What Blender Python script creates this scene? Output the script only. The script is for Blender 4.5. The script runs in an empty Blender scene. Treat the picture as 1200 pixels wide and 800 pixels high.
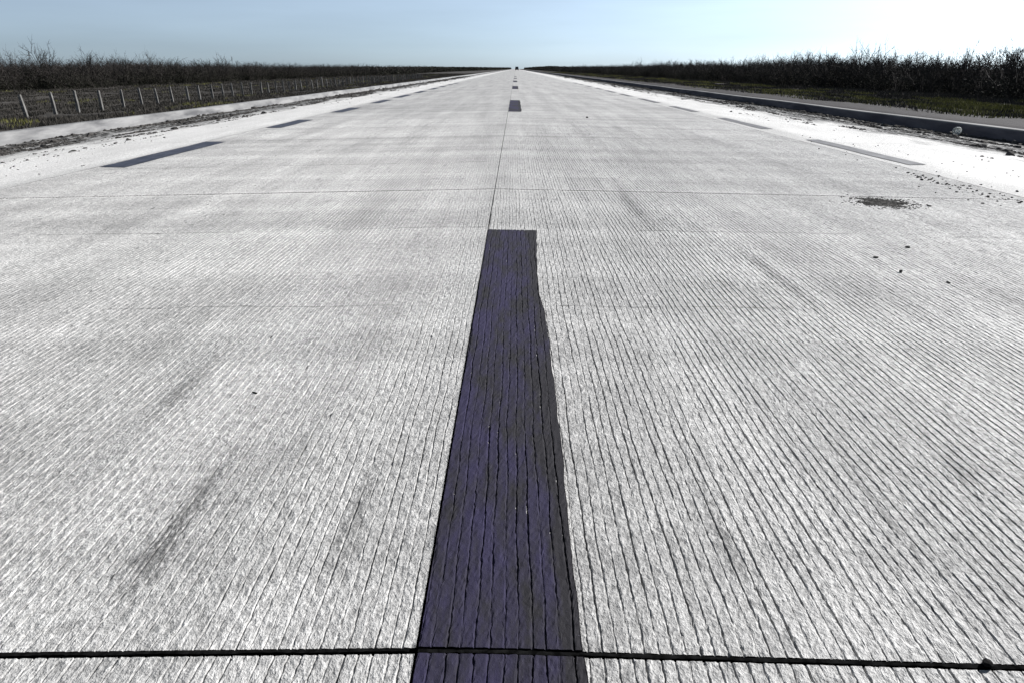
import bpy, math, random
import numpy as np
from mathutils import Vector

random.seed(7)
rng = np.random.default_rng(7)
scene = bpy.context.scene
COL = scene.collection

# ------------------------------------------------------------------ camera maths
F, PITCH, CAMZ = 800.0, math.atan(319 / 800.0), 0.75
CP, SP = math.cos(PITCH), math.sin(PITCH)
XC = -0.136            # road centre joint (crown)
FALL = 0.02           # cross fall of the pavement
def crown(x):
    return -FALL * np.abs(np.asarray(x, float) - XC)
def ground_at(px, py):
    """photo pixel -> point on the cambered pavement"""
    v = (py - 400) / F
    dep = SP + v * CP
    x = 0.0
    for _ in range(12):
        H = CAMZ - float(crown(x))
        zc = H / dep
        x = (px - 604) / F * zc
    return x, H * (CP - v * SP) / dep

# ------------------------------------------------------------------ helpers
def new_mesh(name, V, faces, mats, fmat=None, smooth=False):
    """V (n,3); faces: list of (m,k) int arrays; fmat: matching list of index arrays/ints"""
    V = np.ascontiguousarray(V, dtype=np.float32)
    me = bpy.data.meshes.new(name)
    me.vertices.add(len(V))
    me.vertices.foreach_set('co', V.ravel())
    loops = np.concatenate([np.asarray(f).ravel() for f in faces]).astype(np.int32)
    tot = np.concatenate([np.full(len(f), np.asarray(f).shape[1], np.int32) for f in faces])
    start = np.concatenate([[0], np.cumsum(tot)[:-1]]).astype(np.int32)
    me.loops.add(len(loops)); me.polygons.add(len(tot))
    me.loops.foreach_set('vertex_index', loops)
    me.polygons.foreach_set('loop_start', start)
    try: me.polygons.foreach_set('loop_total', tot)
    except Exception: pass
    for m in mats: me.materials.append(m)
    if fmat is not None:
        mi = np.concatenate([np.full(len(f), q, np.int32) if np.isscalar(q) else np.asarray(q, np.int32)
                             for f, q in zip(faces, fmat)])
        me.polygons.foreach_set('material_index', mi)
    me.update(calc_edges=True)
    me.validate()
    me.polygons.foreach_set('use_smooth', np.full(len(me.polygons), smooth, bool))
    return me

def link(name, me, parent=None):
    o = bpy.data.objects.new(name, me); COL.objects.link(o)
    if parent: o.parent = parent
    return o
def tag(o, label, cat, group=None):
    o['label'] = label; o['category'] = cat
    if group: o['group'] = group
    return o
def structure(o): o['kind'] = 'structure'; return o
def stuff(o, label, cat): o['kind'] = 'stuff'; o['label'] = label; o['category'] = cat; return o
def empty(name, loc, rz=0.0):
    o = bpy.data.objects.new(name, None); COL.objects.link(o)
    o.empty_display_size = 0.2
    o.location = loc; o.rotation_euler = (0, 0, rz); return o

# ------------------------------------------------------------------ materials
def mat_base(name, rough=0.8, spec=0.3):
    m = bpy.data.materials.new(name); m.use_nodes = True
    nt = m.node_tree; b = nt.nodes['Principled BSDF']
    b.inputs['Roughness'].default_value = rough
    b.inputs['Specular IOR Level'].default_value = spec
    return m, nt, b
class NT:
    """tiny node-writing helper"""
    def __init__(s, nt): s.nt = nt; s.pos = None
    def n(s, t, **kw):
        x = s.nt.nodes.new(t)
        for k, v in kw.items(): setattr(x, k, v)
        return x
    def put(s, inp, v):
        if hasattr(v, 'links') or isinstance(v, bpy.types.NodeSocket): s.nt.links.new(v, inp)
        else: inp.default_value = v
    def P(s):
        if s.pos is None: s.pos = s.n('ShaderNodeNewGeometry').outputs['Position']
        return s.pos
    def scaled(s, sx, sy, sz):
        m = s.n('ShaderNodeVectorMath', operation='MULTIPLY')
        s.put(m.inputs[0], s.P()); m.inputs[1].default_value = (sx, sy, sz)
        return m.outputs[0]
    def noise(s, vec, scale=1.0, detail=4.0, rough=0.55):
        t = s.n('ShaderNodeTexNoise'); s.put(t.inputs['Vector'], vec)
        t.inputs['Scale'].default_value = scale; t.inputs['Detail'].default_value = detail
        t.inputs['Roughness'].default_value = rough
        return t.outputs['Fac']
    def math(s, op, a, b=0.0, c=0.0, clamp=False):
        t = s.n('ShaderNodeMath', operation=op); t.use_clamp = clamp
        s.put(t.inputs[0], a); s.put(t.inputs[1], b); s.put(t.inputs[2], c)
        return t.outputs[0]
    def ramp(s, v, a, b, lo, hi):
        t = s.n('ShaderNodeMapRange'); t.clamp = True
        s.put(t.inputs['Value'], v)
        for k, q in (('From Min', a), ('From Max', b), ('To Min', lo), ('To Max', hi)):
            s.put(t.inputs[k], q)
        return t.outputs[0]
    def mix(s, fac, a, b):
        t = s.n('ShaderNodeMix', data_type='RGBA')
        s.put(t.inputs[0], fac)
        s.put(t.inputs[6], a if not isinstance(a, tuple) else (*a, 1)); s.put(t.inputs[7], b if not isinstance(b, tuple) else (*b, 1))
        return t.outputs[2]
    def grey(s, v, tint=(1, 1, 1)):
        t = s.n('ShaderNodeCombineColor')
        for i in range(3): s.put(t.inputs[i], s.math('MULTIPLY', v, tint[i]))
        return t.outputs[0]
    def xyz(s):
        t = s.n('ShaderNodeSeparateXYZ'); s.put(t.inputs[0], s.P()); return t.outputs
    def bump(s, h, strength, dist, normal=None):
        t = s.n('ShaderNodeBump'); s.put(t.inputs['Height'], h)
        t.inputs['Strength'].default_value = strength; t.inputs['Distance'].default_value = dist
        if normal is not None: s.put(t.inputs['Normal'], normal)
        return t.outputs[0]

LANE, SHOULDER = 0.385, 0.53
def stain(k, px, py, rx, ry, seed):
    """one scuffed patch with a ragged edge, at a fixed place on the slab"""
    x, y = ground_at(px, py)
    X, Y, Z = k.xyz()
    dx = k.math('DIVIDE', k.math('SUBTRACT', X, x), rx)
    dy = k.math('DIVIDE', k.math('SUBTRACT', Y, y), ry)
    d = k.math('SQRT', k.math('ADD', k.math('MULTIPLY', dx, dx), k.math('MULTIPLY', dy, dy)))
    rag = k.noise(k.scaled(150, 38, 1), 1.0, 5, .8)
    return k.ramp(k.math('ADD', d, k.math('MULTIPLY', k.math('SUBTRACT', rag, .5), 5.5)), .35, .85, 1, 0)

def concrete(name, base, lane=True, far=False):
    m, nt, b = mat_base(name, 0.72, 0.35)
    k = NT(nt)
    grain = k.noise(k.scaled(260, 150, 260), 1.0, 3, .7)
    pits = k.noise(k.scaled(70, 42, 70), 1.0, 4, .65)
    blot = k.noise(k.scaled(2.2, .55, 1), 1.0, 5, .6)
    trk = k.noise(k.scaled(3.2, .16, 1), 1.0, 4, .6)
    band = k.noise(k.scaled(.13, 2.3, 1), 1.0, 4, .65)
    band2 = k.noise(k.scaled(.05, .35, 1), 1.0, 3, .6)
    v = k.ramp(grain, .32, .68, .6, 1.32)
    v = k.math('MULTIPLY', v, k.ramp(pits, .34, .6, .68, 1.13))
    v = k.math('MULTIPLY', v, k.ramp(blot, .3, .7, .86, 1.1))
    if lane:
        v = k.math('MULTIPLY', v, k.ramp(trk, .36, .62, .84, 1.06))
        v = k.math('MULTIPLY', v, k.ramp(band, .3, .7, .78, 1.15))
        v = k.math('MULTIPLY', v, k.ramp(band2, .35, .65, .93, 1.05))
        smud = k.noise(k.scaled(9, 2.6, 1), 1.0, 5, .7)
        v = k.math('MULTIPLY', v, k.ramp(smud, .58, .76, 1, .62))
        if not far:
            for a in ((232, 585, .034, .20, 1), (180, 655, .035, .14, 2), (215, 455, .05, .22, 3), (420, 600, .03, .2, 4),
                      (1035, 600, .012, .16, 5), (850, 630, .018, .16, 6), (905, 320, .05, .6, 7), (740, 240, .06, .7, 8)):
                v = k.math('MULTIPLY', v, k.math('SUBTRACT', 1.0, k.math('MULTIPLY', stain(k, *a), .45)))
    else:
        # wind-blown soil settled along the kerb: ragged, streaked lengthways
        X, Y, Z = k.xyz()
        ax = k.math('ABSOLUTE', X)
        rag = k.noise(k.scaled(2.6, .55, 1), 1.0, 6, .7)
        d = k.math('ADD', ax, k.math('MULTIPLY', k.math('SUBTRACT', rag, .5), 2.3))
        soil = k.ramp(d, 5.0, 5.6, 0, 1)
        fine = k.noise(k.scaled(28, 7, 1), 1.0, 5, .7)
        soil = k.math('MULTIPLY', soil, k.ramp(fine, .38, .48, .1, 1))
        v = k.math('MULTIPLY', v, k.math('SUBTRACT', 1.0, k.math('MULTIPLY', soil, .92)))
        k.put(b.inputs['Specular IOR Level'], k.ramp(soil, 0, 1, .3, .02))
        # rubber and dust carried over the joint from the lanes
        wob = k.noise(k.scaled(5, .8, 1), 1.0, 5, .65)
        e = k.math('ADD', ax, k.math('MULTIPLY', k.math('SUBTRACT', wob, .5), .5))
        v = k.math('MULTIPLY', v, k.ramp(e, 3.75, 3.98, .74, 1))
    col = k.grey(k.math('MULTIPLY', v, base), (1.0, .985, .955))
    k.put(b.inputs['Base Color'], col)
    n = k.bump(pits, .8, .008)
    n = k.bump(grain, .9, .003, n)
    k.put(b.inputs['Normal'], n)
    return m
M = {}
M['lane'] = concrete('lane_concrete', LANE)
M['lane_far'] = concrete('lane_concrete_far', LANE * .93, True, True)
M['shoulder'] = concrete('shoulder_concrete', SHOULDER, False)

def simple(name, c1, c2, sc=(30, 30, 30), rough=.85, spec=.2, bump=None, lo=.38, hi=.62, metallic=0):
    m, nt, b = mat_base(name, rough, spec)
    k = NT(nt)
    n = k.noise(k.scaled(*sc), 1.0, 5, .65)
    k.put(b.inputs['Base Color'], k.mix(k.ramp(n, lo, hi, 0, 1), c1, c2))
    b.inputs['Metallic'].default_value = metallic
    if bump: k.put(b.inputs['Normal'], k.bump(n, bump[0], bump[1]))
    return m
def paint_mat():
    m, nt, b = mat_base('dark_violet_paint', 0.8, 0.1)
    k = NT(nt)
    wear = k.noise(k.scaled(14, 3.5, 1), 1.0, 5, .7)
    wear2 = k.noise(k.scaled(3, 1.1, 1), 1.0, 3, .6)
    gr = k.noise(k.scaled(320, 200, 320), 1.0, 3, .7)
    X, Y, Z = k.xyz()
    w = k.math('ADD', k.math('MULTIPLY', wear, .6), k.math('MULTIPLY', wear2, .5))
    f = k.ramp(k.math('ADD', w, k.ramp(X, .045, .1, 0, .14)), .48, .62, 0, 1)
    c = k.mix(f, (.025, .022, .048), (.019, .018, .021))
    c = k.mix(k.ramp(gr, .62, .8, 0, .45), c, (.09, .085, .12))
    c = k.mix(k.ramp(gr, .77, .82, 0, .8), c, (.4, .4, .42))
    k.put(b.inputs['Base Color'], c)
    n = k.bump(gr, .5, .002); k.put(b.inputs['Normal'], n)
    return m
M['paint'] = paint_mat()
M['paint_blue'] = simple('slate_paint', (.022, .027, .042), (.05, .055, .075), (20, 5, 20), .7, .2, (.3, .003))
M['paint_grey'] = simple('grey_paint', (.075, .075, .078), (.14, .14, .145), (20, 5, 20), .7, .2, (.3, .003))
M['seal'] = simple('black_joint_sealant', (.003, .003, .003), (.010, .010, .010), (60, 60, 60), 1.0, .0, (.4, .004))
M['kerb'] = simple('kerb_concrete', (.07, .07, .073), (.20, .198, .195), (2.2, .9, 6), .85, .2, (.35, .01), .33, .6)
M['kerb_dark'] = simple('kerb_face_painted_shade', (.058, .054, .064), (.115, .108, .118), (2.2, .9, 6), .95, .05, (.35, .01), .33, .6)  # right kerb face: its shade is painted in as a darker concrete colour
M['soil'] = simple('loose_soil', (.028, .026, .024), (.085, .08, .075), (14, 14, 14), .95, .1)
M['stone'] = simple('dark_stone', (.018, .017, .016), (.05, .048, .046), (60, 60, 60), .9, .15)
M['tar'] = simple('tar', (.003, .003, .003), (.009, .009, .009), (90, 90, 90), .9, .1, (.4, .003))
M['post'] = simple('weathered_post_concrete', (.075, .072, .068), (.155, .15, .143), (9, 9, 3), .9, .15)
M['wire'] = simple('rusty_wire', (.05, .045, .04), (.09, .08, .075), (9, 9, 9), .6, .4)
M['bark'] = simple('grey_bark', (.022, .019, .018), (.05, .044, .041), (6, 6, 6), .95, .1)
M['twig'] = simple('twigs', (.026, .023, .021), (.052, .046, .043), (3, 3, 3), .95, .08)
M['leaf'] = simple('sparse_leaves', (.020, .020, .016), (.040, .040, .030), (1, 1, 1), .95, .08)
M['grass_dry'] = simple('dry_grass', (.026, .024, .021), (.062, .057, .05), (.9, .9, .9), .95, .1)
M['grass_green'] = simple('yellow_green_grass', (.10, .10, .028), (.18, .175, .06), (1.4, 1.4, 1.4), .95, .1)

def ground_mat():
    m, nt, b = mat_base('verge_soil', .95, .1)
    k = NT(nt)
    X, Y, Z = k.xyz()
    n1 = k.noise(k.scaled(.35, .2, .3), 1, 6, .65)
    n2 = k.noise(k.scaled(4, 2, 4), 1, 6, .7)
    c = k.mix(k.ramp(n1, .35, .65, 0, 1), (.022, .020, .018), (.046, .042, .038))
    c = k.mix(k.ramp(n2, .4, .7, 0, .7), c, (.058, .053, .047))
    # bare raked soil directly behind the right kerb
    e = k.math('ADD', X, k.math('MULTIPLY', k.math('SUBTRACT', n1, .5), 5.0))
    bare = k.math('MULTIPLY', k.ramp(e, 9.6, 11.2, 1, 0), k.ramp(X, 5, 6, 0, 1))
    c2 = k.mix(k.ramp(n2, .35, .65, 0, 1), (.020, .018, .018), (.038, .034, .034))
    k.put(b.inputs['Base Color'], k.mix(bare, c, c2))
    k.put(b.inputs['Normal'], k.bump(n2, .6, .05))
    return m
M['ground'] = ground_mat()

# ------------------------------------------------------------------ terrain: one sheet to the horizon
KL, KR = -6.25, 6.43                    # faces of the kerbs
prof = [(-6000, -6.0), (-900, -1.6), (-120, -1.33), (-60, -1.33), (-40, -1.33), (-30, -1.335), (-22, -1.33), (-18, -1.2), (-15.5, -1.12), (-12, -.95),
        (-9, -.5), (-7.2, -.1), (-6.55, -.035), (-6.3, -.20), (0, -.22), (6.5, -.20), (6.72, -.012), (7.4, -.03), (9, -.125), (12, -.29), (16, -.40), (20, -.47), (30, -.6), (60, -1.0),
        (120, -1.3), (900, -1.6), (6000, -6.0)]
px_, pz_ = np.array([p[0] for p in prof], float), np.array([p[1] for p in prof], float)
def terr(x, y=None):
    z = np.interp(x, px_, pz_)
    if y is not None:
        a = np.abs(np.asarray(x, float))
        amp = np.clip((a - 7.2) / 4, 0, 1) * np.clip((400 - a) / 300, 0, 1) * .05
        z = z + amp * (np.sin(x * 1.7 + y * .6) * .5 + np.sin(x * .6 - y * .9 + 1) * .6 + np.sin(y * 2.1 + x * .9) * .3)
    return z
xs = np.unique(np.concatenate([px_, np.arange(-60, -7.5, .8), np.arange(7.5, 40, .6)]))
ys = np.unique(np.concatenate([np.arange(-40, 160, .9), np.geomspace(160, 6000, 60)]))
GX, GY = np.meshgrid(xs, ys)
V = np.stack([GX, GY, terr(GX, GY)], -1).reshape(-1, 3)
def grid_faces(nr, nc):
    i = np.arange(nr * nc).reshape(nr, nc)
    return np.stack([i[:-1, :-1], i[:-1, 1:], i[1:, 1:], i[1:, :-1]], -1).reshape(-1, 4)
structure(link('ground', new_mesh('ground', V, [grid_faces(len(ys), len(xs))], [M['ground']], smooth=True)))

# ------------------------------------------------------------------ grooved concrete lanes
PG = .0198
XL, XR = -3.77, 3.50                     # edge joints of the lane slab
YJ = [ground_at(604, 764)[1], ground_at(604, 222)[1]]
FADE0, YEND = 7.0, 14.0
ti = np.arange(-200, 190)
_ph = rng.uniform(0, 6.28, (8, len(ti)))
_dep = rng.uniform(.65, 1.2, len(ti))
def wander(y):
    return .0012 * np.sin(y * 2.1 + .5) + .0009 * np.sin(y * 7.3 + 1.2) + .0007 * np.sin(y * 17 + .4) + .006 * np.sin(y * .6)
def tine(i, y):
    j = np.clip(i + 200, 0, len(ti) - 1).astype(int)
    off = .0010 * np.sin(y * 5.3 + _ph[0][j]) + .0008 * np.sin(y * 13.7 + _ph[1][j]) + .0005 * np.sin(y * 41 + _ph[2][j])
    dep = _dep[j] * (1 + .35 * np.sin(y * 3.7 + _ph[3][j]) + .3 * np.sin(y * 11.3 + _ph[4][j]) + .25 * np.sin(y * 33 + _ph[5][j]))
    # shallower where the tine was lifted near the transverse joint
    dep = dep * (1 - .35 * np.exp(-((y - YJ[0] - .06) / .05) ** 2))
    return off, np.clip(dep * (1.05 + .45 * np.sin(y * 1.9 + _ph[6][j]) * np.sin(y * .83 + _ph[7][j])), .05, 1.6)
GD = .0027
def groove_z(x, y):
    u = (x - wander(y)) / PG
    i = np.round(u)
    off, dep = tine(i, y)
    t = np.abs(u - i - off / PG)
    fade = np.clip((YEND - y) / (YEND - FADE0), 0, 1)
    w0, w1 = .03, .108
    g = np.clip((w1 - t) / (w1 - w0), 0, 1)
    lip = .0005 * np.exp(-((t - .17) / .05) ** 2)            # ridge pushed up beside each groove
    rough = .0005 * np.sin(x * 331 + y * 97) * np.sin(y * 143 + x * 57)
    return (-GD * dep * g + lip * dep + rough) * fade
def joint_z(y):
    z = np.zeros_like(y)
    for yj, hw in ((YJ[0], .0042), (YJ[1], .004)):
        z = np.where(np.abs(y - yj) < hw, -.016, z)
    return z
skew = lambda y: -.0145 * np.exp(-((y - YJ[0]) / .35) ** 2)
rows = [-.6]
while rows[-1] < YEND:
    y = rows[-1]
    rows.append(y + (.03 if y < .35 else .0035 + .0062 * y if y < 7 else .09))
rows[-1] = YEND
rows = [r for r in rows if all(abs(r - j) > .007 for j in YJ)]
for j, hw in ((YJ[0], .0042), (YJ[1], .004)):
    rows += [j - hw - .0015, j - hw + .0005, j, j + hw - .0005, j + hw + .0015]
rows = np.array(sorted(rows))
frac = np.array([-.5, -.22, -.108, -.035, .035, .108, .22])
def patch(x0, x1, rws, lift=0.0, edge_r=None, edge_l=None):
    i0, i1 = int(math.floor(x0 / PG)) - 1, int(math.ceil(x1 / PG)) + 1
    I = np.repeat(np.arange(i0, i1), len(frac)); Fr = np.tile(frac, i1 - i0)
    Y, II = np.meshgrid(rws, I, indexing='ij')
    off, _ = tine(II, Y)
    jit = rng.normal(0, .00055, Y.shape)
    X = (II + Fr[None, :]) * PG + wander(Y) + off * (np.abs(Fr[None, :]) < .45)
    lo = x0 if edge_l is None else edge_l(Y); hi = x1 if edge_r is None else edge_r(Y)
    X = np.clip(X, lo, hi)
    Z = groove_z(X, Y)
    Z = np.where(Z < 0, Z * rng.uniform(.3, 1.2, Y.shape), Z) + rng.normal(0, .00030, Y.shape) * np.clip((9 - Y) / 5, 0, 1) + crown(X) + joint_z(Y) + lift
    X = np.clip(X + jit, lo, hi)
    V = np.stack([X, Y + skew(Y) * np.maximum(X, 0), Z], -1)
    nr, nc = X.shape
    Fq = grid_faces(nr, nc)
    ymid = .5 * (rws[:-1] + rws[1:])
    mi = np.zeros(nr - 1, int)
    for j, hw in ((YJ[0], .0042), (YJ[1], .004)): mi[np.abs(ymid - j) < hw + .001] = 1
    mi = np.repeat(mi, nc - 1)
    v = V.reshape(-1, 3)
    wid = v[Fq[:, 1], 0] - v[Fq[:, 0], 0] + v[Fq[:, 2], 0] - v[Fq[:, 3], 0]
    c = v[Fq].mean(1)
    keep = (wid > 1e-7) & (np.abs(c[:, 0]) < 1.35 * np.maximum(c[:, 1], 0) + 1.4)
    drop = ~(np.abs(c[:, 0]) < 1.35 * np.maximum(c[:, 1], 0) + 1.4)
    return v, Fq[keep], mi[keep], Fq[drop & (wid > 1e-7)]
CJ = .0022                                # half width of the centre joint
v1, f1, m1, _ = patch(XL + .004, XC - CJ, rows)
v2, f2, m2, _ = patch(XC + CJ, XR - .004, rows)
structure(link('road', new_mesh('road', np.vstack([v1, v2]), [f1, f2 + len(v1)], [M['lane'], M['seal']], [m1, m2])))
# far lanes (grooves too fine to resolve) out to the horizon
fy = np.concatenate([np.arange(YEND, 60, 2.0), np.geomspace(60, 5000, 70)])
def strip(xa, fy, lift=0.0):
    X, Y = np.meshgrid(np.array(xa, float), fy)
    return np.stack([X, Y, crown(X) + lift], -1).reshape(-1, 3), grid_faces(len(fy), len(xa))
v1, f1 = strip([XL + .004, -2, XC - CJ], fy); v2, f2 = strip([XC + CJ, 2, XR - .004], fy)
structure(link('road', new_mesh('road', np.vstack([v1, v2]), [f1, f2 + len(v1)], [M['lane_far']])))
sy = np.concatenate([np.arange(-4, 60, 2.0), np.geomspace(60, 5000, 70)])
v, f = strip([KL - .05, -5, XL - .004], sy); structure(link('road_shoulder', new_mesh('road_shoulder', v, [f], [M['shoulder']])))
v, f = strip([XR + .004, 5, KR + .05], sy); structure(link('road_shoulder', new_mesh('road_shoulder', v, [f], [M['shoulder']])))
# sealant lying down in the joints: dark bed a little under the slabs
jv, jf = [], []; nb = 0
def add_strip(x0, x1, y0, y1, dz, n=60):
    global nb
    yy = np.linspace(y0, y1, n) if y1 < 60 else np.concatenate([np.linspace(y0, 40, 40), np.geomspace(41, y1, n)])
    X, Y = np.meshgrid([x0, x1], yy)
    jv.append(np.stack([X, Y, crown(X) + dz], -1).reshape(-1, 3)); jf.append(grid_faces(len(yy), 2) + nb); nb += len(jv[-1])
for xx, hw in ((XC, .009), (XL, .01), (XR, .01)):
    if xx == XC:
        for a, bb in ((xx - hw, xx), (xx, xx + hw)): add_strip(a, bb, -.6, 900, -.010)
    else: add_strip(xx - hw, xx + hw, -.6, 900, -.007)
structure(link('joint_sealant', new_mesh('joint_sealant', np.vstack(jv), jf, [M['seal']])))
# transverse joints further on and across the shoulders, thin sealed lines proud by 1.5 mm
jv, jf = [], []; nb = 0
def cross(yj, xa, xb, hw, k=0.0):
    global nb
    xx = np.unique(np.concatenate([np.arange(xa, xb, .11), [xb, XC] if xa < XC < xb else [xb]]))
    w = hw * (1 + .35 * np.sin(xx * 9 + yj) * np.sin(xx * 31))
    wy = .004 * np.sin(xx * 2.3 + yj)
    A = np.stack([xx, yj - w + wy + k * xx, crown(xx) + .0016], -1); B = np.stack([xx, yj + w + wy + k * xx, crown(xx) + .0016], -1)
    n = len(xx); i = np.arange(n - 1)
    jv.append(np.vstack([A, B])); jf.append(np.stack([i, i + 1, i + 1 + n, i + n], -1) + nb); nb += 2 * n
step = YJ[1] - YJ[0]
for q in range(2, 26): cross(YJ[1] + step * (q - 1), XL, XR, .004)
for q in range(0, 26):
    cross(YJ[0] + step * q, KL, XL - .01, .003); cross(YJ[0] + step * q, XR + .01, KR, .003)
for q_ in (0,):
    for xa, xb in ((XL, XC - .006), (XC + .002, XR)):
        xx = np.arange(xa, xb, .006); n = len(xx)
        e1 = .0030 + .0007 * np.sin(xx * 41) + rng.normal(0, .0004, n); e2 = .0030 + .0006 * np.sin(xx * 29 + 2) + rng.normal(0, .0004, n)
        yb = YJ[0] + skew(np.full(n, YJ[0])) * np.maximum(xx, 0) + (.0012 if xa < -1 else 0)
        V_ = [np.stack([xx, yb + t, crown(xx) + z], -1) for t, z in ((-e1, .0009), (-e1 * .4, .0011), (e2 * .4, .0011), (e2, .0009))]
        i = np.arange(n - 1)
        jv.append(np.vstack(V_))
        for r_ in range(3): jf.append(np.stack([i + r_ * n, i + 1 + r_ * n, i + 1 + (r_ + 1) * n, i + (r_ + 1) * n], -1) + nb)
        nb += 4 * n
structure(link('transverse_joint', new_mesh('transverse_joint', np.vstack(jv), jf, [M['seal']])))
# hairline cracks / faint construction joints inside the slabs
jv, jf = [], []; nb = 0
for py, xa, xb, hw in ((357, -2.2, .95, .0009), (267, -3.6, 3.4, .0018), (190, -3.6, -.2, .003), (208, .3, 3.4, .0022)):
    yj = ground_at(604, py)[1]
    xx = np.arange(xa, xb, .05); n = len(xx)
    wy = .012 * np.sin(xx * 3 + py) + .006 * np.sin(xx * 11) + rng.normal(0, .002, n)
    w = hw * (.5 + rng.random(n)) * (np.sin(xx * 4 + py) > -.55)
    m_ = (xx < -.12) | (xx > .11)
    A = np.stack([xx, yj - w + wy, crown(xx) + .0014], -1); B = np.stack([xx, yj + w + wy, crown(xx) + .0014], -1)
    i = np.arange(n - 1)[(m_[:-1] & m_[1:]) & (w[:-1] + w[1:] > 1e-6)]
    jv.append(np.vstack([A, B])); jf.append(np.stack([i, i + 1, i + 1 + n, i + n], -1) + nb); nb += 2 * n
structure(link('road_crack', new_mesh('road_crack', np.vstack(jv), jf, [M['seal']])))

# ------------------------------------------------------------------ painted dashes
yend = ground_at(604, 270)[1]
ek = sorted([(ground_at(604, y)[1], e) for y, e in ((270, .107), (285, .1005), (300, .0945), (320, .089), (335, .0868), (344, .0885), (353, .0925), (363, .0975), (374, .1010), (390, .1018), (420, .1012), (480, .1017),
            (540, .1004), (600, .0973), (640, .0938), (690, .0975), (765, .0956), (800, .0964))])
ey, ex = np.array([a for a, _ in ek]), np.array([b_ for _, b_ in ek])
edge_r = lambda Y: np.interp(Y, ey, ex) + .0012 * np.sin(Y * 21) + .0008 * np.sin(Y * 47 + 1)
srow = np.array([r for r in rows if r < yend] + [yend])
v, f, mi, _ = patch(XC + CJ, .13, srow, .0023, edge_r)
tag(link('centre_line_dash', new_mesh('centre_line_dash', v, [f], [M['paint'], M['seal']], [mi])),
    'long dark violet dash painted over the grooves in the foreground, running under the camera', 'road marking', 'centre line dashes')
ordn = ['second', 'third', 'fourth', 'fifth', 'sixth', 'seventh', 'eighth', 'ninth', 'tenth']
def flat_dash(name, x0, x1, y0, y1, mat, slant=0.0):
    yy = np.linspace(y0, y1, 24); n = len(yy)
    a = x0 + .006 * np.sin(yy * 5) ; c = x1 + .006 * np.sin(yy * 4 + 1)
    mid = .5 * (x0 + x1)
    V = np.concatenate([np.stack([q, yy + slant * (q - mid), crown(q) + .0045], -1) for q in (a, c)])
    i = np.arange(n - 1)
    return link(name, new_mesh(name, V, [np.stack([i, i + n, i + n + 1, i + 1], -1)], [mat]))
cd = [ground_at(604, y)[1] for y in (131.3, 118)]
per = 15.4; length = cd[1] - cd[0]
cl = ['short looking dark violet centre dash beyond the foreground dash, on the far lane joint',
      'dark violet centre dash, a thin bar past the short square looking one',
      'small dark centre dash, third bar up the road beyond the foreground dash',
      'very small centre dash, fourth bar up the road, below the distant vehicle',
      'tiny faint centre dash, last one seen before the distant vehicle']
for q, lab in enumerate(cl):
    tag(flat_dash('centre_line_dash', XC + .008, .119, cd[0] + per * q, cd[0] + per * q + length, M['paint']), lab, 'road marking', 'centre line dashes')
LY = [(197.2, 167.3), (150.7, 141.3), (132.5, 127), (121.7, 117.7), (115, 111.7), (109.5, 107.2), (105.4, 103.7)]
RY = [(193.7, 164.2), (151.7, 138.7), (131.7, 125), (121, 116), (113.5, 110.5), (109, 106.5), (105.2, 103.6)]
def edge_dashes(tab, sx, x0, x1, mat, col, side):
    pts = []
    for a, b_ in tab:
        pa = 604 + sx * (a - 81) / .2355; pb = 604 + sx * (b_ - 81) / .2355
        pts.append((ground_at(pa, a)[1], ground_at(pb, b_)[1]))
    p = (pts[-1][0] - pts[0][0]) / (len(pts) - 1)
    for q in range(len(pts), 10): pts.append((pts[0][0] + p * q, pts[0][0] + p * q + pts[3][1] - pts[3][0]))
    for q, (a, b_) in enumerate(pts):
        lab = ('largest and nearest %s dash of the %s edge line' % (col, side)) if q == 0 else \
              '%s %s dash of the %s edge line, counted from the camera' % (ordn[q - 1], col, side)
        tag(flat_dash('edge_line_dash', x0, x1, a, b_, mat, .25 * sx), lab, 'road marking', '%s edge line dashes' % side)
edge_dashes(LY, -1, -3.735, -3.475, M['paint_blue'], 'slate blue', 'left')
edge_dashes(RY, 1, 3.625, 3.815, M['paint_grey'], 'grey', 'right')

# ------------------------------------------------------------------ kerbs
def kerb(xf, sgn, label):
    yy = np.concatenate([np.arange(-4, 60, 1.0), np.geomspace(60, 4000, 60)])
    h = .142 if sgn < 0 else .152
    base = float(crown(xf))
    out = [(0.0, -.06), (.0, .0), (.012 if sgn > 0 else .05, h - .02), (.024 if sgn > 0 else .065, h - .004), (.04 if sgn > 0 else .09, h), (.155, h), (.175, h - .01), (.18, -.12)]
    V = []
    for d, z in out:
        wob = .006 * np.sin(yy * 1.3 + z * 30) + .004 * np.sin(yy * .37)
        V.append(np.stack([xf + sgn * d + wob, yy, np.full_like(yy, base + z) + .004 * np.sin(yy * .8)], -1))
    V = np.stack(V, 1)
    f = grid_faces(len(yy), len(out))
    col = np.tile(np.arange(len(out) - 1), len(yy) - 1)
    return structure(link('kerb', new_mesh('kerb', V.reshape(-1, 3), [f], [M['kerb'], M['kerb_dark']], [((col < 2) & (sgn > 0)).astype(int)])))  # road-side faces of the right kerb get the painted-in shade colour
kerb(KL, -1, ''); kerb(KR, 1, '')

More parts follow.
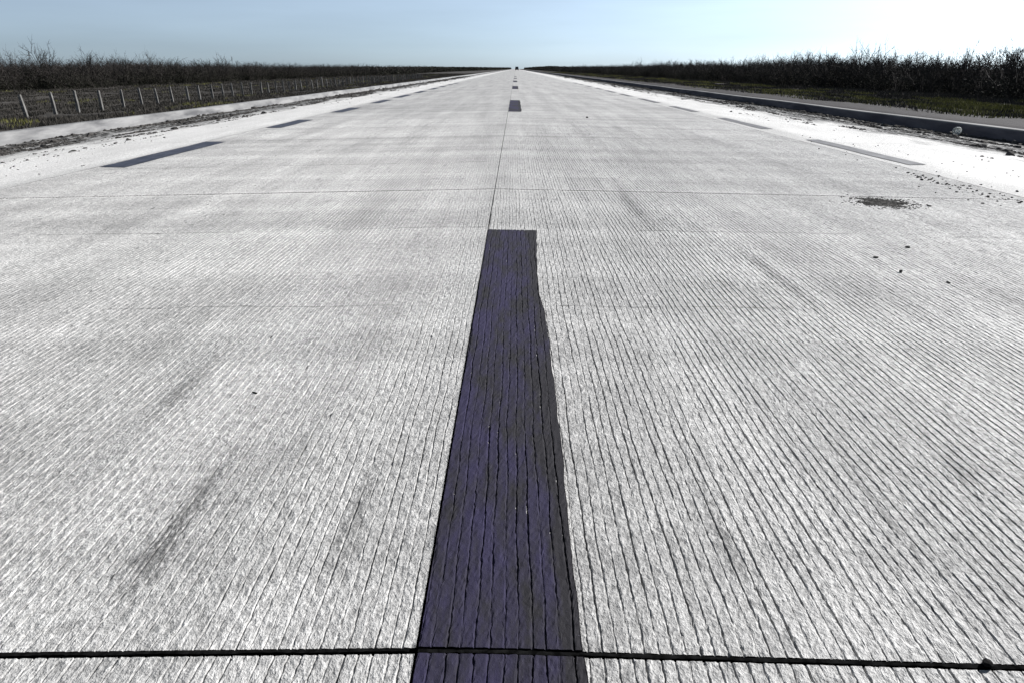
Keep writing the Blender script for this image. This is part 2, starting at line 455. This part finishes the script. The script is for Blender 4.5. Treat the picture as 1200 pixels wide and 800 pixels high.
# ------------------------------------------------------------------ rocks and soil
def ico():
    t = (1 + 5 ** .5) / 2
    v = np.array([(-1, t, 0), (1, t, 0), (-1, -t, 0), (1, -t, 0), (0, -1, t), (0, 1, t), (0, -1, -t), (0, 1, -t), (t, 0, -1), (t, 0, 1), (-t, 0, -1), (-t, 0, 1)], float)
    f = np.array([(0, 11, 5), (0, 5, 1), (0, 1, 7), (0, 7, 10), (0, 10, 11), (1, 5, 9), (5, 11, 4), (11, 10, 2), (10, 7, 6), (7, 1, 8), (3, 9, 4), (3, 4, 2), (3, 2, 6), (3, 6, 8), (3, 8, 9), (4, 9, 5), (2, 4, 11), (6, 2, 10), (8, 6, 7), (9, 8, 1)])
    return v / np.linalg.norm(v[0]), f
IV, IF = ico()
def subdiv(v, f):
    v = list(map(tuple, v)); cache = {}; out = []
    def mid(a, b_):
        k = (min(a, b_), max(a, b_))
        if k not in cache:
            m = np.array(v[a]) + np.array(v[b_]); v.append(tuple(m / np.linalg.norm(m))); cache[k] = len(v) - 1
        return cache[k]
    for a, b_, c in f:
        x, y, z = mid(a, b_), mid(b_, c), mid(c, a)
        out += [(a, x, z), (b_, y, x), (c, z, y), (x, y, z)]
    return np.array(v), np.array(out)
IV2, IF2 = subdiv(IV, IF)
def rock_mesh(seed, r, flat=.6, mat='stone'):
    g = np.random.default_rng(seed)
    d = np.ones(len(IV2))
    for _ in range(7):
        ax = g.normal(size=3); ax /= np.linalg.norm(ax)
        d -= np.clip(IV2 @ ax - g.uniform(.35, .7), 0, 1) * g.uniform(.4, .9)
    d += g.normal(0, .04, len(IV2))
    s = np.array([g.uniform(.8, 1.3), g.uniform(.7, 1.1), flat * g.uniform(.8, 1.2)])
    v = IV2 * d[:, None] * s * r
    v[:, 2] -= v[:, 2].min() * .8
    return new_mesh('stone', v, [IF2], [M[mat]])
def clods(name, P, R, mat, flat=.55):
    n = len(P)
    tv = IV[None] * (1 + rng.normal(0, .22, (n, len(IV), 1)))
    s = np.stack([rng.uniform(.7, 1.4, n), rng.uniform(.7, 1.5, n), rng.uniform(.35, 1, n) * flat / .6], -1)
    tv = tv * s[:, None] * R[:, None, None]
    a = rng.uniform(0, 6.28, n); c, s_ = np.cos(a), np.sin(a)
    x = tv[..., 0] * c[:, None] - tv[..., 1] * s_[:, None]; y = tv[..., 0] * s_[:, None] + tv[..., 1] * c[:, None]
    V = np.stack([x, y, tv[..., 2]], -1) + P[:, None]
    Fq = (IF[None] + (np.arange(n) * len(IV))[:, None, None]).reshape(-1, 3)
    return link(name, new_mesh(name, V.reshape(-1, 3), [Fq], [M[mat]]))
def value_noise(x, y, seed):
    g = np.random.default_rng(seed); T = g.random((256, 256))
    xi, yi = np.floor(x).astype(int), np.floor(y).astype(int); fx, fy_ = x - xi, y - yi
    fx, fy_ = fx * fx * (3 - 2 * fx), fy_ * fy_ * (3 - 2 * fy_)
    t = lambda a, b_: T[a % 256, b_ % 256]
    return (t(xi, yi) * (1 - fx) + t(xi + 1, yi) * fx) * (1 - fy_) + (t(xi, yi + 1) * (1 - fx) + t(xi + 1, yi + 1) * fx) * fy_
def kerb_soil(xf, sgn, seed):
    n = 110000
    y = 4.5 * np.exp(rng.random(n) * math.log(90 / 4.5)); d = np.abs(rng.normal(0, 1, n)) * (.55 if sgn < 0 else .7)
    dens = value_noise(d * 9, y * .55, seed) * .6 + value_noise(d * 25, y * 2.2, seed + 1) * .45
    keep = dens > .56 + .12 * d
    y, d = y[keep], d[keep]
    x = xf - sgn * (d + .01)
    r = np.clip(rng.lognormal(-5.05, .6, len(x)), .003, .04) * (1 + y / 60)
    P = np.stack([x, y, crown(x) + r * .1], -1)
    return clods('loose_soil', P, r, 'soil')
stuff(kerb_soil(KL, -1, 3), 'loose dark soil and clods drifted along the foot of the left kerb', 'soil')
stuff(kerb_soil(KR, 1, 11), 'loose dark soil and clods drifted along the foot of the right kerb', 'soil')

# dark heap of grit lying on the right lane
n = 2600
cx, cy = ground_at(1033, 237.5)
g1 = rng.normal(0, 1, (n, 2)); x = cx + g1[:, 0] * .085; y = cy + g1[:, 1] * .075
x = cx + (x - cx) + rng.choice([0, .1], n, p=[.8, .2]) * rng.random(n)
keep = value_noise(x * 16, y * 75, 5) + .28 * np.exp(-((x - cx) / .09) ** 2) > .44
x, y = x[keep], y[keep]; r = rng.uniform(.0025, .007, len(x))
stuff(clods('grit_patch', np.stack([x, y, crown(x) + .001], -1), r, 'soil', .4), 'dark smear of loose grit lying on the right lane near the edge joint', 'grit')

# single stones
stones = [rock_mesh(s, 1.0) for s in range(5)]
def stone(px, py, wpx, label, group=None, mesh=None, name='stone'):
    x, y = ground_at(px, py)
    v = (py - 400) / F; zc = (CAMZ - float(crown(x))) / (SP + v * CP)
    r = wpx * zc / F / 2.0
    o = link(name, mesh or stones[random.randrange(5)])
    o.location = (x, y, float(crown(x)) - .001); o.scale = (r, r, r); o.rotation_euler = (0, 0, random.uniform(0, 6.28))
    return tag(o, label, 'stone', group)
stone(1064, 290, 6.5, 'small black stone alone on the right lane, the darkest one nearer than the grit smear')
stone(1055, 319, 8, 'flat dark stone on the right lane, just nearer than the black one')
stone(1110, 331, 6, 'small dark stone farthest right of the few lying on the near right lane')
stone(1026, 302, 7, 'thin flat stone chip left of the black stone on the right lane')
stone(1087, 241.5, 6, 'dark stone just right of the grit smear on the right lane')
stone(688, 138.5, 3, 'single dark stone on the far right lane, past the nearer transverse joint')
stone(299, 461, 11, 'thin dark twig like chip lying alone across the grooves of the left lane', mesh=rock_mesh(77, 1.0, .3)).scale.y *= .3
track = [(1060, 203), (1075, 207), (1085, 210), (1095, 213), (1103, 215), (1120, 219), (1132, 221), (1140, 226), (1155, 230), (1175, 232), (1190, 237), (1199, 239)]
for q in range(95):
    t = random.random() ** .8 * (len(track) - 1.001); i = int(t); u = t - i
    px = track[i][0] * (1 - u) + track[i + 1][0] * u; py = track[i][1] * (1 - u) + track[i + 1][1] * u
    sp = random.choice([1, 1, 1, 4])
    stone(px + random.gauss(0, 4) * sp, py + random.gauss(0, 1.6) * sp, random.choice([1.8, 2.2, 2.6, 3.2, 4.2]),
          'small dark pebble in the loose trail across the edge of the right lane', 'pebbles scattered at the right lane edge', name='pebble')
for q in range(40):
    px = random.uniform(940, 1200); py = 81 + (px - 604) * random.uniform(.19, .27)
    stone(px, py, random.choice([1.5, 1.8, 2.4]), 'small dark pebble scattered on the pale right shoulder', 'pebbles on the right shoulder', name='pebble')
for q in range(22):
    px = random.uniform(0, 110); py = 81 + (604 - px) * random.uniform(.17, .225)
    stone(px, py, random.choice([1.5, 2, 2.6]), 'small dark pebble scattered on the pale left shoulder', 'pebbles on the left shoulder', name='pebble')
# tar lump on the joint
x, y = ground_at(1154.5, 777.5)
o = link('tar_lump', rock_mesh(5, .0088, .9, 'tar')); o.location = (x, y, float(crown(x)) - .001)
tag(o, 'round black lump of tar sitting on the nearest transverse joint', 'tar lump')

# ------------------------------------------------------------------ clear plastic cup against the right kerb
def lathe(prof, n=28):
    a = np.linspace(0, 2 * math.pi, n, endpoint=False)
    V = np.array([[r * math.cos(t), r * math.sin(t), z] for r, z in prof for t in a])
    m = len(prof); Fq = []
    for i in range(m - 1):
        for j in range(n): Fq.append((i * n + j, i * n + (j + 1) % n, (i + 1) * n + (j + 1) % n, (i + 1) * n + j))
    return V, np.array(Fq)
def plastic():
    m, nt, b = mat_base('clear_plastic', .12, .6)
    b.inputs['Base Color'].default_value = (.9, .91, .88, 1)
    b.inputs['Transmission Weight'].default_value = .75
    b.inputs['IOR'].default_value = 1.4
    return m
M['plastic'] = plastic()
cxx, cyy = ground_at(1119, 159)
cup = empty('plastic_cup', (cxx, cyy, float(crown(cxx)) + .062)); cup.rotation_euler = (math.radians(82), 0, math.radians(-32))
tag(cup, 'crumpled clear plastic cup lying on its side against the right kerb', 'cup')
v, f = lathe([(.044, -.115), (.047, -.07), (.050, -.03), (.055, 0), (.0535, 0), (.0485, -.03), (.0455, -.07), (.0425, -.113)])
v[:, :2] *= (1 + .05 * np.sin(3 * np.arctan2(v[:, 1], v[:, 0]) + v[:, 2:3].ravel() * 40))[:, None]
link('side_wall', new_mesh('side_wall', v, [f], [M['plastic']]), cup)
v, f = lathe([(.0001, -.109), (.03, -.108), (.044, -.113), (.044, -.116), (.03, -.111), (.0001, -.112)]); link('base', new_mesh('base', v, [f], [M['plastic']]), cup)
a = np.linspace(0, 2 * math.pi, 12, endpoint=False)
v, f = lathe([(.055 + .003 * math.cos(t), .003 * math.sin(t)) for t in np.linspace(0, 2 * math.pi, 9)]); link('rim', new_mesh('rim', v, [f], [M['plastic']]), cup)

# ------------------------------------------------------------------ wire fence on the left
FX = -22.0
def box_faces(o): 
    return np.array([(0, 1, 2, 3), (7, 6, 5, 4), (0, 4, 5, 1), (1, 5, 6, 2), (2, 6, 7, 3), (3, 7, 4, 0)]) + o
def post_mesh(seed, h):
    g = np.random.default_rng(seed); w0, w1 = .064, .052
    prof = [(w0, -.3), (w0, 0), (w0 * .97, h * .5), (w1, h - .015), (w1 * .8, h)]
    V = []
    for i, (w, z) in enumerate(prof):
        for sx, sy_ in ((-1, -1), (1, -1), (1, 1), (-1, 1)): V.append((sx * w + g.normal(0, .003), sy_ * w + g.normal(0, .003), z))
    q = []
    for i in range(len(prof) - 1):
        for j in range(4): q.append((i * 4 + j, i * 4 + (j + 1) % 4, i * 4 + 4 + (j + 1) % 4, i * 4 + 4 + j))
    q.append((16, 17, 18, 19))
    return new_mesh('post', np.array(V), [np.array(q)], [M['post']])
fence = empty('wire_fence', (FX, 32.2, -1.33))
tag(fence, 'long wire fence on pale leaning concrete posts along the dark field left of the road', 'fence')
pm = [post_mesh(s, h) for s, h in enumerate((1.0, 1.04, 1.02, 1.07, .98, 1.1))]
for q in range(-3, 70):
    o = link('post', pm[random.randrange(6)], fence)
    yy = 2.03 * q + random.gauss(0, .05)
    o.location = (random.gauss(0, .03), yy, float(terr(FX, 32.2 + yy)) + 1.33)
    o.rotation_euler = (random.gauss(0, .02), math.radians(-2) + random.gauss(0, .025), random.uniform(0, .3))
    if q == 25: o.scale = (1.3, 1.3, 1.15)
for hz in (.25, .5, .75, .93):
    yy = np.arange(-6.1, 142, .68); n = len(yy)
    c = np.stack([np.zeros(n) + .05 - hz * .03, yy, hz + terr(np.full(n, FX), 32.2 + yy) + 1.33 - .015 * np.abs(np.sin(yy * math.pi / 2.03))], -1)
    r = .0016
    V = np.concatenate([c + np.array(d) * r for d in ((1, 0, -.6), (-1, 0, -.6), (0, 0, 1))])
    i = np.arange(n - 1)
    fs = [np.stack([i + a_ * n, i + b_ * n, i + 1 + b_ * n, i + 1 + a_ * n], -1) for a_, b_ in ((0, 1), (1, 2), (2, 0))]
    link('wire', new_mesh('wire', V, fs, [M['wire']]), fence)

# ------------------------------------------------------------------ brush
def shrub_arrays(seed, stems=8, br=5, tw=5, leaves=500, thick=1.0):
    """unit-height many-stemmed thorn shrub: returns segment array (p0,p1,r0,r1,level) and leaf triangles"""
    g = np.random.default_rng(seed); S = []; L = []
    def limb(p, d, length, r, lev, segs):
        pts = [p]
        for i in range(segs):
            d = d + g.normal(0, .16, 3) + np.array([0, 0, .07]); d /= np.linalg.norm(d)
            q = p + d * length / segs
            S.append((*p, *q, r * (1 - .6 * i / segs), r * (1 - .6 * (i + 1) / segs), lev)); p = q; pts.append(p)
        return pts, d
    for s in range(stems):
        a = g.uniform(0, 6.28); lean = g.uniform(.15, .85)
        d = np.array([math.cos(a) * lean, math.sin(a) * lean, 1.0]); d /= np.linalg.norm(d)
        pts, d1 = limb(np.array([math.cos(a), math.sin(a), 0]) * .06, d, g.uniform(.65, 1.0), .014 * thick, 0, 4)
        for b_ in range(br):
            i = g.integers(1, 5); p = pts[i] * 1.0
            db = d1 + g.normal(0, .6, 3); db[2] = abs(db[2]) * .7 + .1; db /= np.linalg.norm(db)
            pb, d2 = limb(p, db, g.uniform(.22, .45), .0075 * thick, 1, 3)
            for t in range(tw):
                j = g.integers(1, 4); dt = d2 + g.normal(0, .7, 3); dt[2] += .25; dt /= np.linalg.norm(dt)
                pt, _ = limb(pb[j], dt, g.uniform(.1, .24), .0035 * thick, 2, 2)
                for _ in range(max(1, leaves // (stems * br * tw))):
                    L.append(pt[g.integers(0, 3)] + g.normal(0, .03, 3))
    # low growth that closes the foot of the shrub
    for _ in range(leaves // 2):
        a = g.uniform(0, 6.28); rr = g.uniform(0, .55); L.append(np.array([math.cos(a) * rr, math.sin(a) * rr, abs(g.normal(0, .3))]))
    S, L = np.array(S), np.array(L)
    L = L[L[:, 2] < .45 + .4 * g.random(len(L)) ** 1.5]
    return S, L
def seg_mesh(S):
    p0, p1 = S[:, :3], S[:, 3:6]; d = p1 - p0; d /= np.linalg.norm(d, axis=1, keepdims=True)
    ref = np.where(np.abs(d[:, 2:3]) > .9, np.array([[1., 0, 0]]), np.array([[0, 0, 1.]]))
    u = np.cross(d, ref); u /= np.linalg.norm(u, axis=1, keepdims=True); w = np.cross(d, u)
    ring = [(math.cos(t), math.sin(t)) for t in (0, 2.094, 4.189)]
    V = np.stack([p + (u * c + w * s) * S[:, k:k + 1] for p, k in ((p0, 6), (p1, 7)) for c, s in ring], 1)
    n = len(S); b_ = (np.arange(n) * 6)[:, None]
    Q = np.concatenate([b_ + np.array([i, (i + 1) % 3, 3 + (i + 1) % 3, 3 + i]) for i in range(3)])
    return V.reshape(-1, 3), Q
def leaf_mesh(L, size, g):
    n = len(L); d = g.normal(0, 1, (n, 3, 3)); d /= np.linalg.norm(d, axis=2, keepdims=True)
    V = L[:, None] + d * size * g.uniform(.4, 1.2, (n, 1, 1)); V[..., 2] = np.maximum(V[..., 2], -.02)
    return V.reshape(-1, 3), np.arange(n * 3).reshape(n, 3)
class Lib: pass
def make_lib(seed0, n, leaf_size, **kw):
    out = []
    for s in range(n):
        S, L = shrub_arrays(seed0 + s, **kw); g = np.random.default_rng(seed0 + s + 500)
        a, q = seg_mesh(S); b_, t = leaf_mesh(L, leaf_size, g)
        l = Lib(); l.sv, l.sq, l.lv, l.lt = a, q, b_, t; out.append(l)
    return out
HI = make_lib(100, 6, .028, stems=9, br=5, tw=5, leaves=1100)
MID = make_lib(200, 6, .034, stems=8, br=5, tw=4, leaves=800, thick=1.0)
LOW = make_lib(300, 5, .12, stems=4, br=3, tw=2, leaves=150, thick=2.5)
def thicket(name, items, label):
    """items: (lib entry, x, y, z, height, width, rot) -> one merged object (uncountable brush)"""
    SV, SQ, LV, LT = [], [], [], []; ns = nl = 0
    for l, x, y, z, h, w, a in items:
        c, s = math.cos(a), math.sin(a)
        R = np.array([[c * w, s * w, 0], [-s * w, c * w, 0], [0, 0, h]]); T = np.array([x, y, z])
        SV.append(l.sv @ R + T); SQ.append(l.sq + ns); ns += len(l.sv)
        LV.append(l.lv @ R + T); LT.append(l.lt + nl); nl += len(l.lv)
    V = np.vstack(SV + LV)
    o = link(name, new_mesh(name, V, [np.vstack(SQ), np.vstack(LT) + ns], [M['twig'], M['leaf']], [0, 1]))
    return stuff(o, label, 'brush')
def fill(x_in, sgn, ystart, hmean):
    it = []
    u = random.uniform
    y = ystart
    while y < 900:
        step = 1.0 if y < 110 else 1.5 if y < 260 else 3.5
        for row in range(7 if y < 260 else 5):
            lib = HI if (y < 75 and row < 3) else MID if y < 260 else LOW
            x = x_in + sgn * (row * (1.7 + .004 * y) + u(-.8, .8)) + sgn * .8 * math.sin(y * .21)
            yy = y + u(-.6, .6) * step
            h = hmean * u(.78, 1.02) * (1 + .05 * math.sin(yy * .13) + .05 * math.sin(yy * .047 + 2))
            if row == 0: h *= u(.6, .95)
            it.append((random.choice(lib), x, yy, float(terr(x)), h, h * u(.9, 1.35) * (1 if y < 260 else 1.7), u(0, 6.28)))
        y += step
    return it
thicket('brush_thicket', fill(20.3, 1, 12, 2.0), 'dense dark leafless brush forming a low wall beyond the right verge')
thicket('brush_thicket', fill(-50, -1, 40, 2.9), 'dense dark leafless brush filling the field edge beyond the left fence')
# far woodland closing the horizon on both sides: leaf clumps thinning into the distance
def far_wood(x_in, sgn, h, n, y0, y1, label):
    y = np.exp(rng.uniform(math.log(y0), math.log(y1), n)); dpt = rng.random(n) ** 1.6 * 60
    x = x_in(y) + sgn * dpt
    hh = h * (1 + y / 2600) * (.8 + .3 * value_noise(y * .05, x * .05, 9))
    z = rng.random(n) ** .8 * hh + terr(x)
    size = .35 + y / 1500
    d = rng.normal(0, 1, (n, 3, 3)); d /= np.linalg.norm(d, axis=2, keepdims=True)
    V = np.stack([x, y, z], -1)[:, None] + d * (size * rng.uniform(.4, 1.1, n))[:, None, None]
    o = link('far_brush', new_mesh('far_brush', V.reshape(-1, 3), [np.arange(3 * n).reshape(n, 3)], [M['leaf']]))
    stuff(o, label, 'brush')
far_wood(lambda y: 20.5 + np.clip((y - 700) / 3500, 0, 1) * 30 , 1, 2.2, 90000, 420, 4200, 'far dark line of brush along the horizon right of the road')
far_wood(lambda y: -50 + np.clip((y - 400) / 2500, 0, 1) * 25, -1, 2.7, 90000, 420, 4200, 'far dark line of brush along the horizon left of the road')

# single shrubs that stand clear of the thicket against the sky
hero = []
for s in range(4):
    S, L = shrub_arrays(900 + s, stems=11, br=6, tw=6, leaves=600, thick=1.1); g = np.random.default_rng(s)
    st, tw_ = S[S[:, 8] == 0], S[S[:, 8] > 0]
    a, q = seg_mesh(st); b_, q2 = seg_mesh(tw_); c, t = leaf_mesh(L[L[:, 2] < .75], .02, g)
    hero.append((new_mesh('stems', a, [q], [M['bark']]), new_mesh('crown', np.vstack([b_, c]), [q2, t + len(b_)], [M['twig'], M['leaf']], [0, 1])))
def sky_shrub(px, py, x, wide, var, label):
    zc = F * abs(x) / abs(px - 604); z0 = float(terr(x))
    top = CAMZ + (81 - py) * zc * CP / F
    Y = (zc - (CAMZ - top) * SP) / CP; h = (top - z0) / .98
    o = empty('bare_shrub', (x, Y, z0 - .02), random.uniform(0, 6.28)); o.scale = (h * wide, h * wide, h)
    tag(o, label, 'shrub', 'bare shrubs standing above the thickets')
    link('stems', hero[var][0], o); link('crown', hero[var][1], o)
for a in ((45, 59, -51, .75, 0, 'tallest bare shrub spreading its twigs above the left thicket, near the left frame edge'),
          (4, 66, -51, .6, 1, 'bare shrub rising over the thicket at the very left frame edge'),
          (98, 68, -51, .8, 2, 'low bare shrub above the left thicket, just right of the tallest one'),
          (125, 69, -52, .7, 3, 'ragged bare shrub on the left skyline, midway between the tallest and the pointed one'),
          (170, 65.5, -52, .5, 1, 'narrow pointed bare shrub standing above the left thicket over the middle fence posts'),
          (140, 68.5, -53, .6, 0, 'thin bare shrub just left of the narrow pointed one on the left skyline'),
          (263, 71, -53, .8, 2, 'broad low bare shrub on the left skyline above the far fence posts'),
          (333, 75, -54, .8, 3, 'small dark rounded shrub on the left skyline where the fence fades out'),
          (748, 73, 24, .8, 0, 'small clump of bare shrub rising on the right skyline, closest to the road end'),
          (772, 75, 24, .7, 3, 'second small bare shrub right of the clump near the road end'),
          (962, 67, 23, .7, 1, 'slender bare shrub on the right skyline above the nearest right edge dash'),
          (1016, 61, 23, .7, 2, 'tall pale twigged shrub on the right skyline, left one of the high pair'),
          (1034, 60, 23, .7, 0, 'tall pale twigged shrub on the right skyline, right one of the high pair'),
          (1062, 64, 23, .65, 3, 'dark twiggy shrub on the right skyline just right of the high pair'),
          (1078, 64, 23, .5, 1, 'stubby bare shrub on the right skyline between the dark twiggy one and the cup'),
          (1136, 62, 22.5, .5, 2, 'few long thin bare branches sticking up above the thicket over the plastic cup'),
          (1183, 57, 22.5, .7, 0, 'bare shrub rising highest at the right frame edge'),
          (1198, 60, 22.5, .7, 1, 'bare shrub cut off by the right frame edge')):
    sky_shrub(*a)

# ------------------------------------------------------------------ grass
def grass(name, x, y, h, w, green, label):
    n = len(x); a = rng.uniform(0, 6.28, n); lean = rng.normal(0, .35, (n, 2)) * h[:, None]
    z = terr(x, y)
    dx, dy = np.cos(a) * w, np.sin(a) * w
    A = np.stack([x - dx, y - dy, z - .01], -1); B = np.stack([x + dx, y + dy, z - .01], -1)
    C = np.stack([x + lean[:, 0], y + lean[:, 1], z + h], -1)
    V = np.stack([A, B, C], 1).reshape(-1, 3)
    o = link(name, new_mesh(name, V, [np.arange(3 * n).reshape(n, 3)], [M['grass_dry'], M['grass_green']], [green.astype(int)]))
    return stuff(o, label, 'grass')
n = 520000
y = 14 * np.exp(rng.random(n) * math.log(260 / 14)); x = rng.uniform(9.0, 21.5, n)
pn = value_noise(x * .55, y * .22, 21) * .6 + value_noise(x * 1.7, y * .8, 22) * .5
cov = np.clip((x - 9.0) / 4.5, 0, 1) ** 1.5 + .06
keep = (rng.random(n) < cov) & (pn > .35)
x, y, pn = x[keep], y[keep], pn[keep]
gr = (pn > .60) & (rng.random(len(x)) < .8) & (x < 18)
grass('verge_grass', x, y, rng.uniform(.03, .11, len(x)) * (1 + (x > 17) * .6), rng.uniform(.004, .014, len(x)) * (1 + y / 45), gr, 'yellow green and dry grass strip between bare soil and brush on the right')
n = 420000
y = 24 * np.exp(rng.random(n) * math.log(330 / 24)); x = rng.uniform(-52, -13, n)
pn = value_noise(x * .3, y * .15, 31) * .6 + value_noise(x * 1.1, y * .5, 32) * .5
keep = pn > .38
x, y, pn = x[keep], y[keep], pn[keep]
gr = (pn > .84) & (rng.random(len(x)) < .7)
grass('field_grass', x, y, rng.uniform(.04, .2, len(x)), rng.uniform(.006, .016, len(x)) * (1 + y / 80), gr, 'dark rough grass over the low field around the left fence')

# ------------------------------------------------------------------ far vehicle (dark pickup-like car seen from behind)
M['car'] = simple('dark_car_paint', (.006, .009, .014), (.012, .015, .02), (2, 2, 2), .35, .5)
M['tyre'] = simple('tyre_rubber', (.008, .008, .008), (.016, .016, .016), (8, 8, 8), .9, .2)
M['glass'] = simple('dark_glass', (.01, .013, .016), (.016, .02, .024), (1, 1, 1), .08, .6)
M['lamp'] = simple('red_lamp', (.09, .006, .006), (.14, .01, .01), (4, 4, 4), .3, .5)
M['rim'] = simple('wheel_metal', (.16, .16, .17), (.22, .22, .23), (4, 4, 4), .4, .5)
car = empty('parked_car', (.75, 385, float(crown(.75))))
car.name = 'distant_car'
tag(car, 'tiny dark high bodied car far down the road on the horizon', 'car')
def extrude_x(prof, hw, mat, name, parent, bev=.06):
    n = len(prof); P = np.array(prof)
    ctr = P.mean(0)
    rings = [(-hw, .94), (-hw + bev, 1.0), (hw - bev, 1.0), (hw, .94)]
    V = np.concatenate([np.stack([np.full(n, xx), ctr[0] + (P[:, 0] - ctr[0]) * (s * .5 + .5), ctr[1] + (P[:, 1] - ctr[1]) * s], -1) for xx, s in rings])
    q = []
    for r in range(3):
        for i in range(n): q.append((r * n + i, r * n + (i + 1) % n, r * n + n + (i + 1) % n, r * n + n + i))
    caps = np.array([list(range(n))[::-1], list(range(3 * n, 4 * n))])
    return link(name, new_mesh(name, V, [np.array(q), caps], [mat]), parent)
extrude_x([(-2.2, .35), (-2.25, .9), (-2.15, 1.05), (1.0, 1.05), (2.1, .95), (2.3, .8), (2.3, .35), (1.9, .28), (-1.9, .28)], .92, M['car'], 'body', car)
extrude_x([(-2.1, 1.04), (-1.95, 1.7), (-1.7, 1.8), (.1, 1.8), (.3, 1.74), (1.0, 1.04)], .80, M['car'], 'cabin', car)
def quad(name, pts, mat, parent):
    p = np.array(pts, float); nrm = np.cross(p[1] - p[0], p[2] - p[0]); nrm /= np.linalg.norm(nrm)
    V = np.vstack([p, p + nrm * .02]); return link(name, new_mesh(name, V, [box_faces(0)], [mat]), parent)
quad('rear_window', [(-.62, -2.09, 1.16), (.62, -2.09, 1.16), (.56, -1.99, 1.62), (-.56, -1.99, 1.62)], M['glass'], car)
quad('windscreen', [(.64, .94, 1.14), (-.64, .94, 1.14), (-.6, .38, 1.68), (.6, .38, 1.68)], M['glass'], car)
for s in (-1, 1): quad('tail_lamp', [(s * .8 - .09, -2.27, .72), (s * .8 + .09, -2.27, .72), (s * .8 + .09, -2.25, .98), (s * .8 - .09, -2.25, .98)], M['lamp'], car)
extrude_x([(-2.36, .42), (-2.36, .6), (-2.22, .62), (-2.22, .4)], .86, M['tyre'], 'bumper', car)
for sx in (-1, 1):
    for yy in (-1.45, 1.45):
        v, f = lathe([(.0, -.11), (.2, -.11), (.3, -.11), (.35, -.07), (.35, .07), (.3, .11), (.2, .11), (.0, .11)], 20)
        w = link('wheel', new_mesh('wheel', v, [f], [M['tyre']]), car); w.location = (sx * .8, yy, .35); w.rotation_euler = (0, math.pi / 2, 0)
        v, f = lathe([(.0, .125), (.19, .12), (.2, .1), (.2, -.1), (.19, -.12), (0, -.125)], 16)
        link('rim', new_mesh('rim', v, [f], [M['rim']]), w)

# ------------------------------------------------------------------ light
SUN_AZ, SUN_EL = math.radians(58), math.radians(31)
w = bpy.data.worlds.new('World'); scene.world = w; w.use_nodes = True
nt = w.node_tree; bg = nt.nodes['Background']
sky = nt.nodes.new('ShaderNodeTexSky'); sky.sky_type = 'NISHITA'; sky.sun_disc = False
sky.sun_elevation = SUN_EL; sky.sun_rotation = SUN_AZ
sky.altitude = 0; sky.air_density = .6; sky.dust_density = .52; sky.ozone_density = 1.0
hs = nt.nodes.new('ShaderNodeHueSaturation'); hs.inputs['Saturation'].default_value = .25
gm = nt.nodes.new('ShaderNodeGamma'); gm.inputs['Gamma'].default_value = 1.42
tn = nt.nodes.new('ShaderNodeMix'); tn.data_type = 'RGBA'; tn.blend_type = 'MULTIPLY'; tn.inputs[0].default_value = 1
tn.inputs[7].default_value = (.82, .985, 1.15, 1)              # cool white balance of the photograph's sky
nt.links.new(sky.outputs[0], hs.inputs['Color']); nt.links.new(hs.outputs[0], gm.inputs[0]); nt.links.new(gm.outputs[0], tn.inputs[6])
tc = nt.nodes.new('ShaderNodeTexCoord'); mp = nt.nodes.new('ShaderNodeMapping'); mp.inputs['Scale'].default_value = (1.6, 1.6, 14); mp.inputs['Rotation'].default_value = (0, .06, .4)
cn = nt.nodes.new('ShaderNodeTexNoise'); cn.inputs['Scale'].default_value = 1.6; cn.inputs['Detail'].default_value = 5
cr = nt.nodes.new('ShaderNodeMapRange'); cr.inputs['From Min'].default_value = .35; cr.inputs['From Max'].default_value = .68; cr.inputs['To Min'].default_value = .97; cr.inputs['To Max'].default_value = 1.09
cm = nt.nodes.new('ShaderNodeVectorMath'); cm.operation = 'SCALE'       # thin high cloud, barely brighter than the blue
nt.links.new(tc.outputs['Generated'], mp.inputs[0]); nt.links.new(mp.outputs[0], cn.inputs['Vector']); nt.links.new(cn.outputs['Fac'], cr.inputs['Value'])
nt.links.new(tn.outputs[2], cm.inputs[0]); nt.links.new(cr.outputs[0], cm.inputs['Scale'])
nt.links.new(cm.outputs[0], bg.inputs[0]); bg.inputs[1].default_value = .0255
sd = bpy.data.lights.new('sun', 'SUN'); sd.energy = 5.0; sd.angle = math.radians(.5); sd.color = (1, .98, .965)
so = bpy.data.objects.new('sun', sd); COL.objects.link(so)
dirv = Vector((math.sin(SUN_AZ) * math.cos(SUN_EL), math.cos(SUN_AZ) * math.cos(SUN_EL), math.sin(SUN_EL)))
so.rotation_euler = dirv.to_track_quat('Z', 'Y').to_euler(); so.location = (20, 20, 30)

cam = bpy.data.cameras.new('camera'); co = bpy.data.objects.new('camera', cam); COL.objects.link(co)
cam.sensor_width = 36; cam.lens = 24; cam.clip_start = .05; cam.clip_end = 20000
co.location = (0, 0, CAMZ)
co.rotation_euler = (math.pi / 2 - PITCH, 0, math.atan(4 / 800 * CP))
scene.camera = co
vs = scene.view_settings
vs.view_transform = 'Standard'; vs.look = 'None'; vs.gamma = 1; vs.use_curve_mapping = False; vs.exposure = .95
